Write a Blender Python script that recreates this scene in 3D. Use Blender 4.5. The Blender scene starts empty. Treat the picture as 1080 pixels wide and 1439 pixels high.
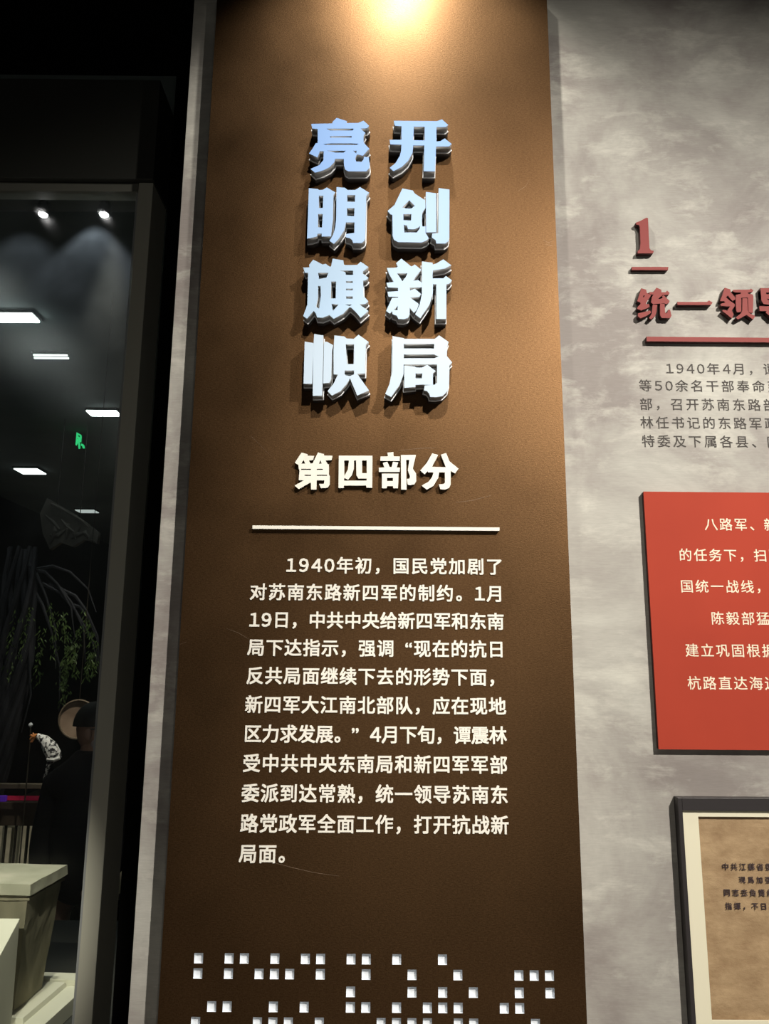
import bpy, bmesh, math, random
from mathutils import Vector, Matrix
random.seed(7)
R = math.radians
SC = bpy.context.scene
COL = SC.collection

# ------------------------------------------------------------------ camera
F_PX, W_PX, H_PX = 1081.0, 1080, 1439
CAM = Vector((0.0, -1.95, 1.5))
PITCH, YAW, ROLL = R(11.18), R(0.23), R(0.433)
_f = Vector((math.sin(YAW)*math.cos(PITCH), math.cos(YAW)*math.cos(PITCH), math.sin(PITCH)))
_r0 = Vector((math.cos(YAW), -math.sin(YAW), 0))
_u0 = _r0.cross(_f)
_r = _r0*math.cos(ROLL) + _u0*math.sin(ROLL)
_u = -_r0*math.sin(ROLL) + _u0*math.cos(ROLL)
cam_data = bpy.data.cameras.new('camera')
cam = bpy.data.objects.new('camera', cam_data); COL.objects.link(cam)
cam_data.sensor_fit = 'VERTICAL'; cam_data.sensor_height = 24.0
cam_data.lens = 24.0*F_PX/H_PX
cam_data.clip_start = 0.05; cam_data.clip_end = 100
m = Matrix((( _r.x, _u.x, -_f.x), (_r.y, _u.y, -_f.y), (_r.z, _u.z, -_f.z))).to_4x4()
m.translation = CAM
cam.matrix_world = m
SC.camera = cam

# ------------------------------------------------------------------ world, exposure, lamps
world = bpy.data.worlds.new('world'); SC.world = world; world.use_nodes = True
world.node_tree.nodes['Background'].inputs[0].default_value = (0.9, 0.95, 1.0, 1)
world.node_tree.nodes['Background'].inputs[1].default_value = 0.004
SC.view_settings.view_transform = 'Standard'; SC.view_settings.look = 'None'
SC.view_settings.gamma = 1.0; SC.view_settings.exposure = 0.0
SC.view_settings.use_curve_mapping = False

def lamp(name, kind, loc, target, power, color, size=0.03, spot=60, blend=1.0, sx=None):
    d = bpy.data.lights.new(name, kind); d.energy = power; d.color = color
    if kind == 'SPOT':
        d.spot_size = R(spot); d.spot_blend = blend; d.shadow_soft_size = size
    elif kind == 'AREA':
        d.shape = 'RECTANGLE'; d.size = size; d.size_y = sx or size
    else:
        d.shadow_soft_size = size
    o = bpy.data.objects.new(name, d); COL.objects.link(o); o.location = loc
    o.rotation_euler = (Vector(target)-Vector(loc)).to_track_quat('-Z', 'Y').to_euler()
    return o
WARM = (1.0, 0.88, 0.70)
lamp('key_spot_high', 'SPOT', (0.14, -1.75, 3.60), (0.08, 0, 2.55), 36, (1.0, 0.91, 0.78), 0.03, 36, 0.8)
lamp('key_spot_mid', 'SPOT', (0.12, -1.78, 3.60), (0.08, 0, 1.75), 80, (1.0, 0.91, 0.78), 0.03, 29, 0.8)
lamp('key_spot_low', 'SPOT', (0.10, -1.81, 3.60), (0.08, 0, 0.85), 135, (1.0, 0.91, 0.78), 0.03, 23, 0.8)
lamp('scallop_spot', 'SPOT', (0.05, -0.50, 3.93), (0.05, -0.10, 2.6), 72, (1.0, 0.95, 0.84), 0.03, 84, 0.55)
lamp('wall_spot', 'SPOT', (2.35, -3.2, 4.2), (0.15, 0, 0.88), 1170, (1.0, 0.935, 0.84), 0.04, 63, 1.0)
lamp('wall_spot_near', 'SPOT', (1.7, -1.6, 3.9), (1.15, 0, 1.9), 30, (1.0, 0.95, 0.84), 0.04, 44, 1.0)
lamp('room_fill', 'AREA', (0.3, -3.8, 1.0), (-0.9, 0.2, 1.3), 8.5, (1.0, 0.97, 0.88), 1.2, sx=1.2)  # unseen fill light added to lift the case post and dim areas

# ------------------------------------------------------------------ helpers
def ray(px, py):
    return (_f*F_PX + _r*(px-540) - _u*(py-719.5)).normalized()
def atY(px, py, Y):
    d = ray(px, py); return CAM + d*((Y-CAM.y)/d.y)
def atZ(px, py, Z):
    d = ray(px, py); return CAM + d*((Z-CAM.z)/d.z)

def mat(name, color, rough=0.6, metal=0.0, emit=None, estr=0, spec=0.5, **kw):
    mt = bpy.data.materials.new(name); mt.use_nodes = True
    b = mt.node_tree.nodes['Principled BSDF']
    b.inputs['Base Color'].default_value = (*color, 1)
    b.inputs['Roughness'].default_value = rough
    b.inputs['Metallic'].default_value = metal
    b.inputs['Specular IOR Level'].default_value = spec
    if emit:
        b.inputs['Emission Color'].default_value = (*emit, 1)
        b.inputs['Emission Strength'].default_value = estr
    return mt
def N(mt, t, **kw):
    n = mt.node_tree.nodes.new(t)
    for k, v in kw.items():
        if hasattr(n, k): setattr(n, k, v)
        else: n.inputs[k].default_value = v
    return n
def noise_color(mt, c1, c2, scale=(1,1,1), nscale=5, detail=4, lo=0.3, hi=0.7, bump=0, rough=0.5, gen='Object'):
    nt = mt.node_tree; b = nt.nodes['Principled BSDF']
    tc = N(mt, 'ShaderNodeTexCoord'); mp = N(mt, 'ShaderNodeMapping'); mp.inputs['Scale'].default_value = scale
    nz = N(mt, 'ShaderNodeTexNoise'); nz.inputs['Scale'].default_value = nscale; nz.inputs['Detail'].default_value = detail
    nz.inputs['Roughness'].default_value = rough
    cr = N(mt, 'ShaderNodeValToRGB')
    cr.color_ramp.elements[0].position = lo; cr.color_ramp.elements[1].position = hi
    cr.color_ramp.elements[0].color = (*c1, 1); cr.color_ramp.elements[1].color = (*c2, 1)
    nt.links.new(tc.outputs[gen], mp.inputs[0]); nt.links.new(mp.outputs[0], nz.inputs['Vector'])
    nt.links.new(nz.outputs[0], cr.inputs[0]); nt.links.new(cr.outputs[0], b.inputs['Base Color'])
    if bump:
        bp = N(mt, 'ShaderNodeBump'); bp.inputs['Strength'].default_value = bump; bp.inputs['Distance'].default_value = 0.01
        nt.links.new(nz.outputs[0], bp.inputs['Height']); nt.links.new(bp.outputs[0], b.inputs['Normal'])
    return mt

def link(name, mesh, mt=None, parent=None, loc=None):
    o = bpy.data.objects.new(name, mesh); COL.objects.link(o)
    if mt is not None:
        if len(mesh.materials) == 0: mesh.materials.append(mt)
    if loc is not None: o.location = loc
    if parent: o.parent = parent
    return o
def tag(o, label=None, cat=None, group=None, kind=None):
    if label: o['label'] = label
    if cat: o['category'] = cat
    if group: o['group'] = group
    if kind: o['kind'] = kind
    return o
def empty(name, loc):
    o = bpy.data.objects.new(name, None); COL.objects.link(o); o.location = loc; o.empty_display_size = 0.05
    return o
def part(name, mesh, mt, parent, label=None):
    """a child given in world coordinates: moved into the parent's frame (parents are never rotated)"""
    off = Vector((0,0,0)); p = parent
    while p: off += p.location; p = p.parent
    mesh.transform(Matrix.Translation(-off))
    o = link(name, mesh, mt, parent)
    if label: o['label'] = label
    return o
def bm_mesh(name, bm, bevel=0.0, seg=2):
    if bevel:
        bmesh.ops.bevel(bm, geom=list(bm.edges), offset=bevel, segments=seg, affect='EDGES', profile=0.5)
    bmesh.ops.recalc_face_normals(bm, faces=bm.faces)
    me = bpy.data.meshes.new(name); bm.to_mesh(me); bm.free(); return me
def box_bm(x0, x1, y0, y1, z0, z1, bm=None):
    bm = bm or bmesh.new()
    v = [bm.verts.new((x, y, z)) for x in (x0, x1) for y in (y0, y1) for z in (z0, z1)]
    for f in ((0,1,3,2),(4,6,7,5),(0,4,5,1),(2,3,7,6),(0,2,6,4),(1,5,7,3)):
        bm.faces.new([v[i] for i in f])
    return bm
def box(name, x0, x1, y0, y1, z0, z1, bevel=0.0):
    return bm_mesh(name, box_bm(x0, x1, y0, y1, z0, z1), bevel)
def tube_bm(pts, rads, bm=None, seg=8, cap=True):
    bm = bm or bmesh.new(); rings = []
    if not hasattr(rads, '__len__'): rads = [rads]*len(pts)
    for i, p in enumerate(pts):
        p = Vector(p)
        d = (Vector(pts[min(i+1, len(pts)-1)])-Vector(pts[max(i-1, 0)])).normalized()
        a = d.orthogonal().normalized() if i == 0 else (rings_a - d*rings_a.dot(d)).normalized()
        rings_a = a; b = d.cross(a)
        rings.append([bm.verts.new(p+(a*math.cos(t)+b*math.sin(t))*rads[i]) for t in [2*math.pi*k/seg for k in range(seg)]])
    for i in range(len(rings)-1):
        for k in range(seg):
            bm.faces.new((rings[i][k], rings[i][(k+1)%seg], rings[i+1][(k+1)%seg], rings[i+1][k]))
    if cap:
        bm.faces.new(rings[0][::-1]); bm.faces.new(rings[-1])
    return bm
def prism_bm(ring0, ring1, bm=None):
    bm = bm or bmesh.new()
    a = [bm.verts.new(p) for p in ring0]; b = [bm.verts.new(p) for p in ring1]; n = len(a)
    for i in range(n): bm.faces.new((a[i], a[(i+1)%n], b[(i+1)%n], b[i]))
    bm.faces.new(a[::-1]); bm.faces.new(b)
    return bm
def lathe_bm(profile, center, axis='Z', seg=20, bm=None):
    """profile: (radius, height) list, closed solid of revolution"""
    bm = bm or bmesh.new(); rings = []; c = Vector(center)
    for r_, h in profile:
        ring = []
        for k in range(seg):
            t = 2*math.pi*k/seg
            if axis == 'Z': p = Vector((r_*math.cos(t), r_*math.sin(t), h))
            else: p = Vector((r_*math.cos(t), h, r_*math.sin(t)))
            ring.append(bm.verts.new(c+p))
        rings.append(ring)
    for i in range(len(rings)-1):
        for k in range(seg):
            bm.faces.new((rings[i][k], rings[i][(k+1)%seg], rings[i+1][(k+1)%seg], rings[i+1][k]))
    bm.faces.new(rings[0][::-1]); bm.faces.new(rings[-1])
    return bm

# --- cut lettering: closed outlines (first = outer, others = holes) extruded from y_front to y_back
def outline_mesh(name, pieces, y_front, y_back, offset=0.0):
    """pieces: list of [outer, hole, ...] with (X, Z) world points on the wall"""
    bm_all = bmesh.new()
    for piece in pieces:
        cu = bpy.data.curves.new('outline', 'CURVE'); cu.dimensions = '2D'; cu.fill_mode = 'BOTH'
        cu.extrude = abs(y_back-y_front)/2; cu.offset = offset
        for i, poly in enumerate(piece):
            area = sum(poly[k][0]*poly[(k+1) % len(poly)][1]-poly[(k+1) % len(poly)][0]*poly[k][1] for k in range(len(poly)))
            if (area > 0) != (i == 0): poly = poly[::-1]
            sp = cu.splines.new('POLY'); sp.points.add(len(poly)-1); sp.use_cyclic_u = True
            for k, (x, z) in enumerate(poly): sp.points[k].co = (x, z, 0, 1)
        ob = bpy.data.objects.new('outline', cu); COL.objects.link(ob)
        bpy.context.view_layer.update()
        me = bpy.data.meshes.new_from_object(ob.evaluated_get(bpy.context.evaluated_depsgraph_get()))
        bm_all.from_mesh(me)
        bpy.data.objects.remove(ob); bpy.data.curves.remove(cu); bpy.data.meshes.remove(me)
    yc = (y_front+y_back)/2
    for v in bm_all.verts:
        x, z, h = v.co; v.co = (x, yc-h, z)
    bmesh.ops.remove_doubles(bm_all, verts=bm_all.verts, dist=1e-6)
    bmesh.ops.recalc_face_normals(bm_all, faces=bm_all.faces)
    me = bpy.data.meshes.new(name); bm_all.to_mesh(me); bm_all.free()
    return me
def trace(pieces, ox, oy, scale, Y):
    out = []
    for piece in pieces:
        pc = []
        for poly in piece:
            pc.append([(p.x, p.z) for p in (atY(ox+u/scale, oy+v/scale, Y) for u, v in poly)])
        out.append(pc)
    return out

_glyphs = {}
def glyph(ch, offset, res=2):
    """unit em glyph as 2D mesh data (verts, faces) with thickness flag; cached"""
    key = (ch, offset)
    if key not in _glyphs:
        c = bpy.data.curves.new('glyph', 'FONT'); c.body = ch; c.extrude = 0.5; c.resolution_u = res
        o = bpy.data.objects.new('glyph', c); COL.objects.link(o)
        bpy.context.view_layer.update()
        me = bpy.data.meshes.new_from_object(o.evaluated_get(bpy.context.evaluated_depsgraph_get()))
        bmg = bmesh.new()
        shifts = [(0,0)] if offset <= 0 else [(math.cos(t_)*offset, math.sin(t_)*offset) for t_ in [math.pi/4+k_*math.pi/2 for k_ in range(4)]]
        for q_, (dx_, dy_) in enumerate(shifts):
            n0 = len(bmg.verts); bmg.from_mesh(me); bmg.verts.ensure_lookup_table()
            for v_ in bmg.verts[n0:]: v_.co.x += dx_; v_.co.y += dy_; v_.co.z *= 1-0.02*q_
        bmg.to_mesh(me); bmg.free()
        _glyphs[key] = me
        bpy.data.objects.remove(o); bpy.data.curves.remove(c)
    return _glyphs[key]
_placed = {}
def glyph_mesh(ch, offset, size, depth, sx=1.0):
    key = (ch, offset, round(size, 4), depth, sx)
    if key not in _placed:
        me = glyph(ch, offset).copy(); me.materials.clear()
        for v in me.vertices:
            x, y, z = v.co; v.co = (x*size*sx, -z*depth, y*size)
        me.flip_normals()
        bmg = bmesh.new(); bmg.from_mesh(me); bmesh.ops.recalc_face_normals(bmg, faces=bmg.faces); bmg.to_mesh(me); bmg.free()
        me.name = 'glyph'; _placed[key] = me
    return _placed[key]
NARROW = {'，': (1.0, 0.0), '。': (1.0, 0.03), '、': (1.0, 0.03), '“': (1.0, 0.55), '”': (1.0, 0.0), '.': (1.0, 0)}
def adv(ch):
    if ch.isdigit(): return 0.68
    return 1.0
def text_line(text, x0, x1, z, size, Y, depth, offset, mt, parent, name, base=0.08, pitch=None, upto=None, sx=1.0, digit_scale=1.06):
    """letters justified between x0 (left of first) and x1 (right of last); z = centre line"""
    off = Vector((0,0,0)); p = parent
    while p: off += p.location; p = p.parent
    tot = sum(adv(c) for c in text)
    if pitch is None: pitch = (x1-x0-size*adv(text[-1]))/(tot-adv(text[-1]))
    x = x0
    for ch in text:
        if ch != ' ':
            s = size; dx = 0
            if ch in NARROW: dx = NARROW[ch][1]*size
            if ch.isdigit():
                ch2 = chr(ord(ch)+0xFEE0); dx = -0.16*size
                gm = glyph_mesh(ch2, offset*1.15, s, depth, 1.0)
            else: gm = glyph_mesh(ch, offset, s, depth, sx)
            o = link(name, gm, mt, parent)
            o.location = Vector((x+dx, Y, z-0.36*size)) - off
        x += pitch*adv(ch)

# ------------------------------------------------------------------ materials
m_wall = mat('ink_wash_wallpaper', (0.5,0.45,0.38), 0.62, spec=0.3)
WOFF = (1.37, 1.11, 1.53)
def wallpaper(mt):
    nt = mt.node_tree; b = nt.nodes['Principled BSDF']; L = nt.links.new
    tc = N(mt, 'ShaderNodeTexCoord')
    def nz(scale, ns, det, ro, lo, hi, dist=0.0):
        mp = N(mt, 'ShaderNodeMapping'); mp.inputs['Scale'].default_value = scale
        mp.inputs['Rotation'].default_value = (0, R(12), 0); mp.inputs['Location'].default_value = WOFF
        n = N(mt, 'ShaderNodeTexNoise'); n.inputs['Scale'].default_value = ns; n.inputs['Detail'].default_value = det
        n.inputs['Roughness'].default_value = ro; n.inputs['Distortion'].default_value = dist
        r_ = N(mt, 'ShaderNodeMapRange'); r_.inputs[1].default_value = lo; r_.inputs[2].default_value = hi
        L(tc.outputs['Object'], mp.inputs[0]); L(mp.outputs[0], n.inputs['Vector']); L(n.outputs[0], r_.inputs[0])
        return r_.outputs[0]
    big = nz((1,1,1.15), 2.3, 7, 0.62, 0.38, 0.64, 0.5)
    wisp = nz((1,1,2.2), 6.0, 9, 0.68, 0.52, 0.74, 0.3)
    fine = nz((1,1,10), 40, 4, 0.6, 0.25, 0.8)
    c = N(mt, 'ShaderNodeMix', data_type='RGBA')
    c.inputs[6].default_value = (0.285,0.255,0.238,1); c.inputs[7].default_value = (0.52,0.51,0.46,1)
    L(big, c.inputs[0])
    c2 = N(mt, 'ShaderNodeMix', data_type='RGBA'); c2.inputs[7].default_value = (0.72,0.71,0.63,1)
    mm = N(mt, 'ShaderNodeMath', operation='MULTIPLY'); mm.inputs[1].default_value = 0.62
    L(wisp, mm.inputs[0]); L(mm.outputs[0], c2.inputs[0]); L(c.outputs[2], c2.inputs[6])
    c3 = N(mt, 'ShaderNodeMix', data_type='RGBA', blend_type='MULTIPLY'); c3.inputs[0].default_value = 0.16
    L(c2.outputs[2], c3.inputs[6]); L(fine, c3.inputs[7]); L(c3.outputs[2], b.inputs['Base Color'])
    return mt
wallpaper(m_wall)

m_brown = mat('brushed_bronze_board', (0.2,0.12,0.07), 0.42, 1.0)
def bronze(mt):
    nt = mt.node_tree; b = nt.nodes['Principled BSDF']; L = nt.links.new
    tc = N(mt, 'ShaderNodeTexCoord')
    mp = N(mt, 'ShaderNodeMapping'); mp.inputs['Scale'].default_value = (30, 30, 110)
    n = N(mt, 'ShaderNodeTexNoise'); n.inputs['Scale'].default_value = 4; n.inputs['Detail'].default_value = 5
    n2 = N(mt, 'ShaderNodeTexNoise'); n2.inputs['Scale'].default_value = 330; n2.inputs['Detail'].default_value = 2
    n3 = N(mt, 'ShaderNodeTexNoise'); n3.inputs['Scale'].default_value = 4; n3.inputs['Detail'].default_value = 5
    L(tc.outputs['Object'], mp.inputs[0]); L(mp.outputs[0], n.inputs['Vector'])
    L(tc.outputs['Object'], n2.inputs['Vector']); L(tc.outputs['Object'], n3.inputs['Vector'])
    a = N(mt, 'ShaderNodeMath', operation='ADD'); L(n.outputs[0], a.inputs[0]); L(n2.outputs[0], a.inputs[1])
    mr = N(mt, 'ShaderNodeMapRange'); mr.inputs[1].default_value = 0.7; mr.inputs[2].default_value = 1.3
    L(a.outputs[0], mr.inputs[0])
    c = N(mt, 'ShaderNodeMix', data_type='RGBA')
    c.inputs[6].default_value = (0.092,0.050,0.023,1); c.inputs[7].default_value = (0.150,0.084,0.040,1)
    L(mr.outputs[0], c.inputs[0]); L(c.outputs[2], b.inputs['Base Color'])
    r_ = N(mt, 'ShaderNodeMapRange'); r_.inputs[1].default_value = 0.3; r_.inputs[2].default_value = 0.7
    r_.inputs[3].default_value = 0.39; r_.inputs[4].default_value = 0.49
    L(n3.outputs[0], r_.inputs[0]); L(r_.outputs[0], b.inputs['Roughness'])
    bp = N(mt, 'ShaderNodeBump'); bp.inputs['Strength'].default_value = 0.10; bp.inputs['Distance'].default_value = 0.002
    L(a.outputs[0], bp.inputs['Height']); L(bp.outputs[0], b.inputs['Normal'])
bronze(m_brown)
m_dark_edge = mat('dark_board_edge', (0.03,0.018,0.016), 0.6)
m_black = mat('matte_black', (0.012,0.012,0.012), 0.8)
m_pitch = mat('void_black', (0.004,0.004,0.004), 0.95, spec=0.05)  # near-black: darkness of the recess and void is put into the colour
m_white = mat('white_cut_letter', (0.80,0.78,0.71), 0.55)
m_tile = mat('white_acrylic', (0.85,0.90,0.96), 0.3)
m_side = mat('grey_letter_side', (0.36,0.36,0.36), 0.6)
m_rim = mat('white_acrylic_rim', (0.92,0.94,0.97), 0.3)
m_back = mat('black_letter_back', (0.05,0.045,0.045), 0.6)
m_letter_dark = mat('dark_letter_side', (0.02,0.016,0.012), 0.6)
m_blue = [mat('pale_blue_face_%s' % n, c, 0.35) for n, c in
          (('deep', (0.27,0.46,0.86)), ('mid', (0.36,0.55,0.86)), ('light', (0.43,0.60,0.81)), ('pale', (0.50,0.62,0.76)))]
m_red = mat('red_letter', (0.235,0.036,0.032), 0.6, spec=0.25)
m_red_side = mat('dark_red_side', (0.05,0.008,0.008), 0.6)
m_redpanel = noise_color(mat('red_board', (0.42,0.06,0.03), 0.7, spec=0.15), (0.37,0.047,0.026), (0.43,0.056,0.030), nscale=3)
m_cream = mat('cream_print', (0.88,0.78,0.60), 0.6)
m_print = mat('dark_grey_print', (0.045,0.037,0.032), 0.7)
m_frame = mat('charcoal_frame', (0.030,0.026,0.027), 0.45)
m_mat = mat('cream_mount_board', (0.80,0.76,0.58), 0.7)
m_ink = mat('brown_black_ink', (0.05,0.030,0.035), 0.8)
m_paper = noise_color(mat('aged_paper', (0.4,0.28,0.14), 0.8), (0.27,0.170,0.085), (0.47,0.330,0.185), scale=(1,1,1.6), nscale=16, detail=8, lo=0.3, hi=0.72, rough=0.65, bump=0.35)
m_case = mat('olive_grey_metal_frame', (0.44,0.43,0.36), 0.5, 0.0)
m_casedark = mat('olive_metal_darkened', (0.03,0.031,0.026), 0.6)  # darkened copy of the frame metal; header shade is put into its colour
m_floor = noise_color(mat('dark_floor', (0.12,0.11,0.1), 0.45), (0.15,0.14,0.125), (0.21,0.195,0.17), nscale=3)
m_hall = noise_color(mat('hall_wall_paint', (0.1,0.12,0.12), 0.9), (0.10,0.125,0.13), (0.15,0.18,0.18), nscale=1.2)

# ------------------------------------------------------------------ structure
PANEL_T = 0.047
XL = atY(240, 700, 0); wall_x0 = (atY(273, 0, 0).x + atY(180, 1439, 0).x)/2
HALL_FLOOR = -0.35
tag(link('wall_back', box('wall_back', wall_x0, 4.2, 0.0, 0.14, 0.0, 4.7), m_wall), kind='structure')
wall_back = bpy.data.objects['wall_back']
bm = box_bm(-5.0, 4.2, -5.0, 0.35, -0.1, 0.0)
tag(link('floor', bm_mesh('floor', bm), m_floor), kind='structure')
tag(link('ceiling', box('ceiling', -5.0, 4.2, -5.0, 13.2, 4.7, 4.8), m_pitch), kind='structure')
tag(link('wall_right', box('wall_right', 4.2, 4.35, -5.0, 0.14, -0.1, 4.8), m_black), kind='structure')
tag(link('wall_front', box('wall_front', -5.0, 4.35, -5.15, -5.0, -0.1, 4.8), m_black), kind='structure')
tag(link('wall_left', box('wall_left', -5.15, -5.0, -5.15, 13.2, -0.5, 4.8), m_black), kind='structure')

# ------------------------------------------------------------------ bronze text panel
pYf = -PANEL_T
px0 = (atY(300, 10, pYf).x + atY(263, 720, pYf).x + atY(227, 1430, pYf).x)/3
px1 = (atY(768, 10, pYf).x + atY(797, 720, pYf).x + atY(823, 1400, pYf).x)/3
pz1 = atY(540, -16, pYf).z; pz0 = 0.12
panel = empty('text_panel', ((px0+px1)/2, pYf, pz0))
tag(panel, 'tall bronze brown board with white paragraph, standing against the mottled grey wall', 'wall panel')

# braille grid
pitch_px = 38.5/1.8
colsA = {0:[0,2,3,5,7,8,10,11,13,16], 1:[0,2,4,5,6,8,11,14,17,21,22,23], 2:[10,14,16,18,21,23],
         3:[1,2,5,7,10,11,13,15,16,17,20,21], 4:[0,4,5,6,8,12,13,14,15,17,18,22]}
rowy = [1346.0, 1367.5, 1392.0, 1413.8, 1436.0]
xa = atY(278.5, 1356, pYf).x; xb = atY(240+957/1.8, 1370, pYf).x
colx = [xa+(xb-xa)*k/23 for k in range(24)]
S = 0.0200*0.5
rowz = [atY(520, y+2.0, pYf).z for y in rowy]
# board front with square holes: grid mesh
xs = sorted([px0, px1]+[c-S for c in colx]+[c+S for c in colx])
zs = sorted([pz0, pz1]+[z-S*1.08 for z in rowz]+[z+S*1.08 for z in rowz])
hole = set()
for r_, cols in colsA.items():
    for c in cols: hole.add((round(colx[c]-S, 6), round(rowz[r_]-S*1.08, 6)))
REC = 0.0070
bml = bmesh.new()
bm = bmesh.new(); vv = {}
def V(x, z, y):
    k = (round(x,6), round(z,6), y)
    if k not in vv: vv[k] = bm.verts.new((x, y, z))
    return vv[k]
for i in range(len(xs)-1):
    for j in range(len(zs)-1):
        a, b_, c, d = xs[i], xs[i+1], zs[j], zs[j+1]
        if (round(a,6), round(c,6)) in hole:
            q = [(a,c),(b_,c),(b_,d),(a,d)]
            for k in range(4):
                p, p2 = q[k], q[(k+1)%4]
                bml.faces.new([bml.verts.new(w_) for w_ in ((p[0],pYf+0.0003,p[1]), (p2[0],pYf+0.0003,p2[1]), (p2[0],pYf+REC,p2[1]), (p[0],pYf+REC,p[1]))])
        else:
            bm.faces.new((V(a,c,pYf), V(b_,c,pYf), V(b_,d,pYf), V(a,d,pYf)))
part('bounce_lining', bm_mesh('bounce_lining', bml), m_tile, panel, 'white lining added to bounce light into the square holes')  # added reflector: bounces light onto the shaded top of each square
board = part('board', bm_mesh('board', bm), m_brown, panel)
bm = bmesh.new()
for a, b_ in (((px0,pz0),(px1,pz0)), ((px1,pz0),(px1,pz1)), ((px1,pz1),(px0,pz1)), ((px0,pz1),(px0,pz0))):
    bm.faces.new([bm.verts.new(v) for v in ((a[0],pYf,a[1]), (b_[0],pYf,b_[1]), (b_[0],-0.0005,b_[1]), (a[0],-0.0005,a[1]))])
bmesh.ops.remove_doubles(bm, verts=bm.verts, dist=1e-6)
part('board_edge', bm_mesh('board_edge', bm), m_dark_edge, panel, 'dark edge of the board')
tile_me = box('tile', -S*0.995, S*0.995, 0, 0.004, -S*1.075, S*1.075)
tile_me.materials.append(m_tile)
for r_, cols in colsA.items():
    for c in cols:
        o = link('inlaid_square', tile_me, None, panel)
        o.location = Vector((colx[c], pYf+REC-0.0002, rowz[r_])) - panel.location
panel['label'] = 'tall bronze brown board with white paragraph and rows of small white inlaid squares'

# paragraph
lines = ['1940年初，国民党加剧了', '对苏南东路新四军的制约。1月', '19日，中共中央给新四军和东南',
         '局下达指示，强调“现在的抗日', '反共局面继续下去的形势下面，', '新四军大江南北部队，应在现地',
         '区力求发展。”4月下旬，谭震林', '受中共中央东南局和新四军军部', '委派到达常熟，统一领导苏南东',
         '路党政军全面工作，打开抗战新', '局面。']
ly = [795.5, 833.5, 872.5, 911.5, 951.0, 991.5, 1032.5, 1074.0, 1116.0, 1158.5, 1201.0]
lx0 = sum(atY(a, b_, pYf).x for a, b_ in ((351,833),(346,950),(340,1074),(337,1158)))/4
lx1 = sum(atY(a, b_, pYf).x for a, b_ in ((706,833),(710,991),(714,1074),(716,1158)))/4
SZ = 0.0432
p14 = (lx1-lx0-SZ)/13
for t, y in zip(lines, ly):
    z = atY(540, y, pYf).z
    x0 = lx0
    if t is lines[0]: x0 = atY(403, 795, pYf).x - 0.004
    if t is lines[-1]: text_line(t, x0, None, z, SZ, pYf-0.0012, 0.0024, 0.026, m_white, panel, 'text_character', pitch=p14)
    elif t is lines[4]: text_line(t, x0, None, z, SZ, pYf-0.0012, 0.0024, 0.026, m_white, panel, 'text_character', pitch=p14)
    else: text_line(t, x0, lx1, z, SZ, pYf-0.0012, 0.0024, 0.026, m_white, panel, 'text_character')

# scratches on the board: thin pale ribbons
m_scratch = mat('pale_scratch', (0.22,0.15,0.10), 0.4, 0.4)
for pts in ([(318,883),(334,889),(350,898)], [(384,1212),(410,1219),(440,1226),(476,1231)], [(560,633),(590,630),(612,629)],
            [(640,706),(664,703),(690,696)], [(728,268),(738,262),(744,252)], [(763,337),(770,341),(778,338)], [(766,343),(773,345),(776,344)],
            [(590,880),(640,872),(700,870)], [(352,612),(380,640)], [(250,906),(262,902)]):
    P = [atY(x, y, pYf-0.0004) for x, y in pts]
    bm = bmesh.new(); w = 0.00045
    a = [bm.verts.new(p+Vector((0,0,w*(0 if k in (0, len(P)-1) else 1)))) for k, p in enumerate(P)]
    b_ = [bm.verts.new(p-Vector((0,0,w))) for p in P]
    for k in range(len(P)-1): bm.faces.new((a[k], b_[k], b_[k+1], a[k+1]))
    part('scratch', bm_mesh('scratch', bm), m_scratch, panel)

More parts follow.
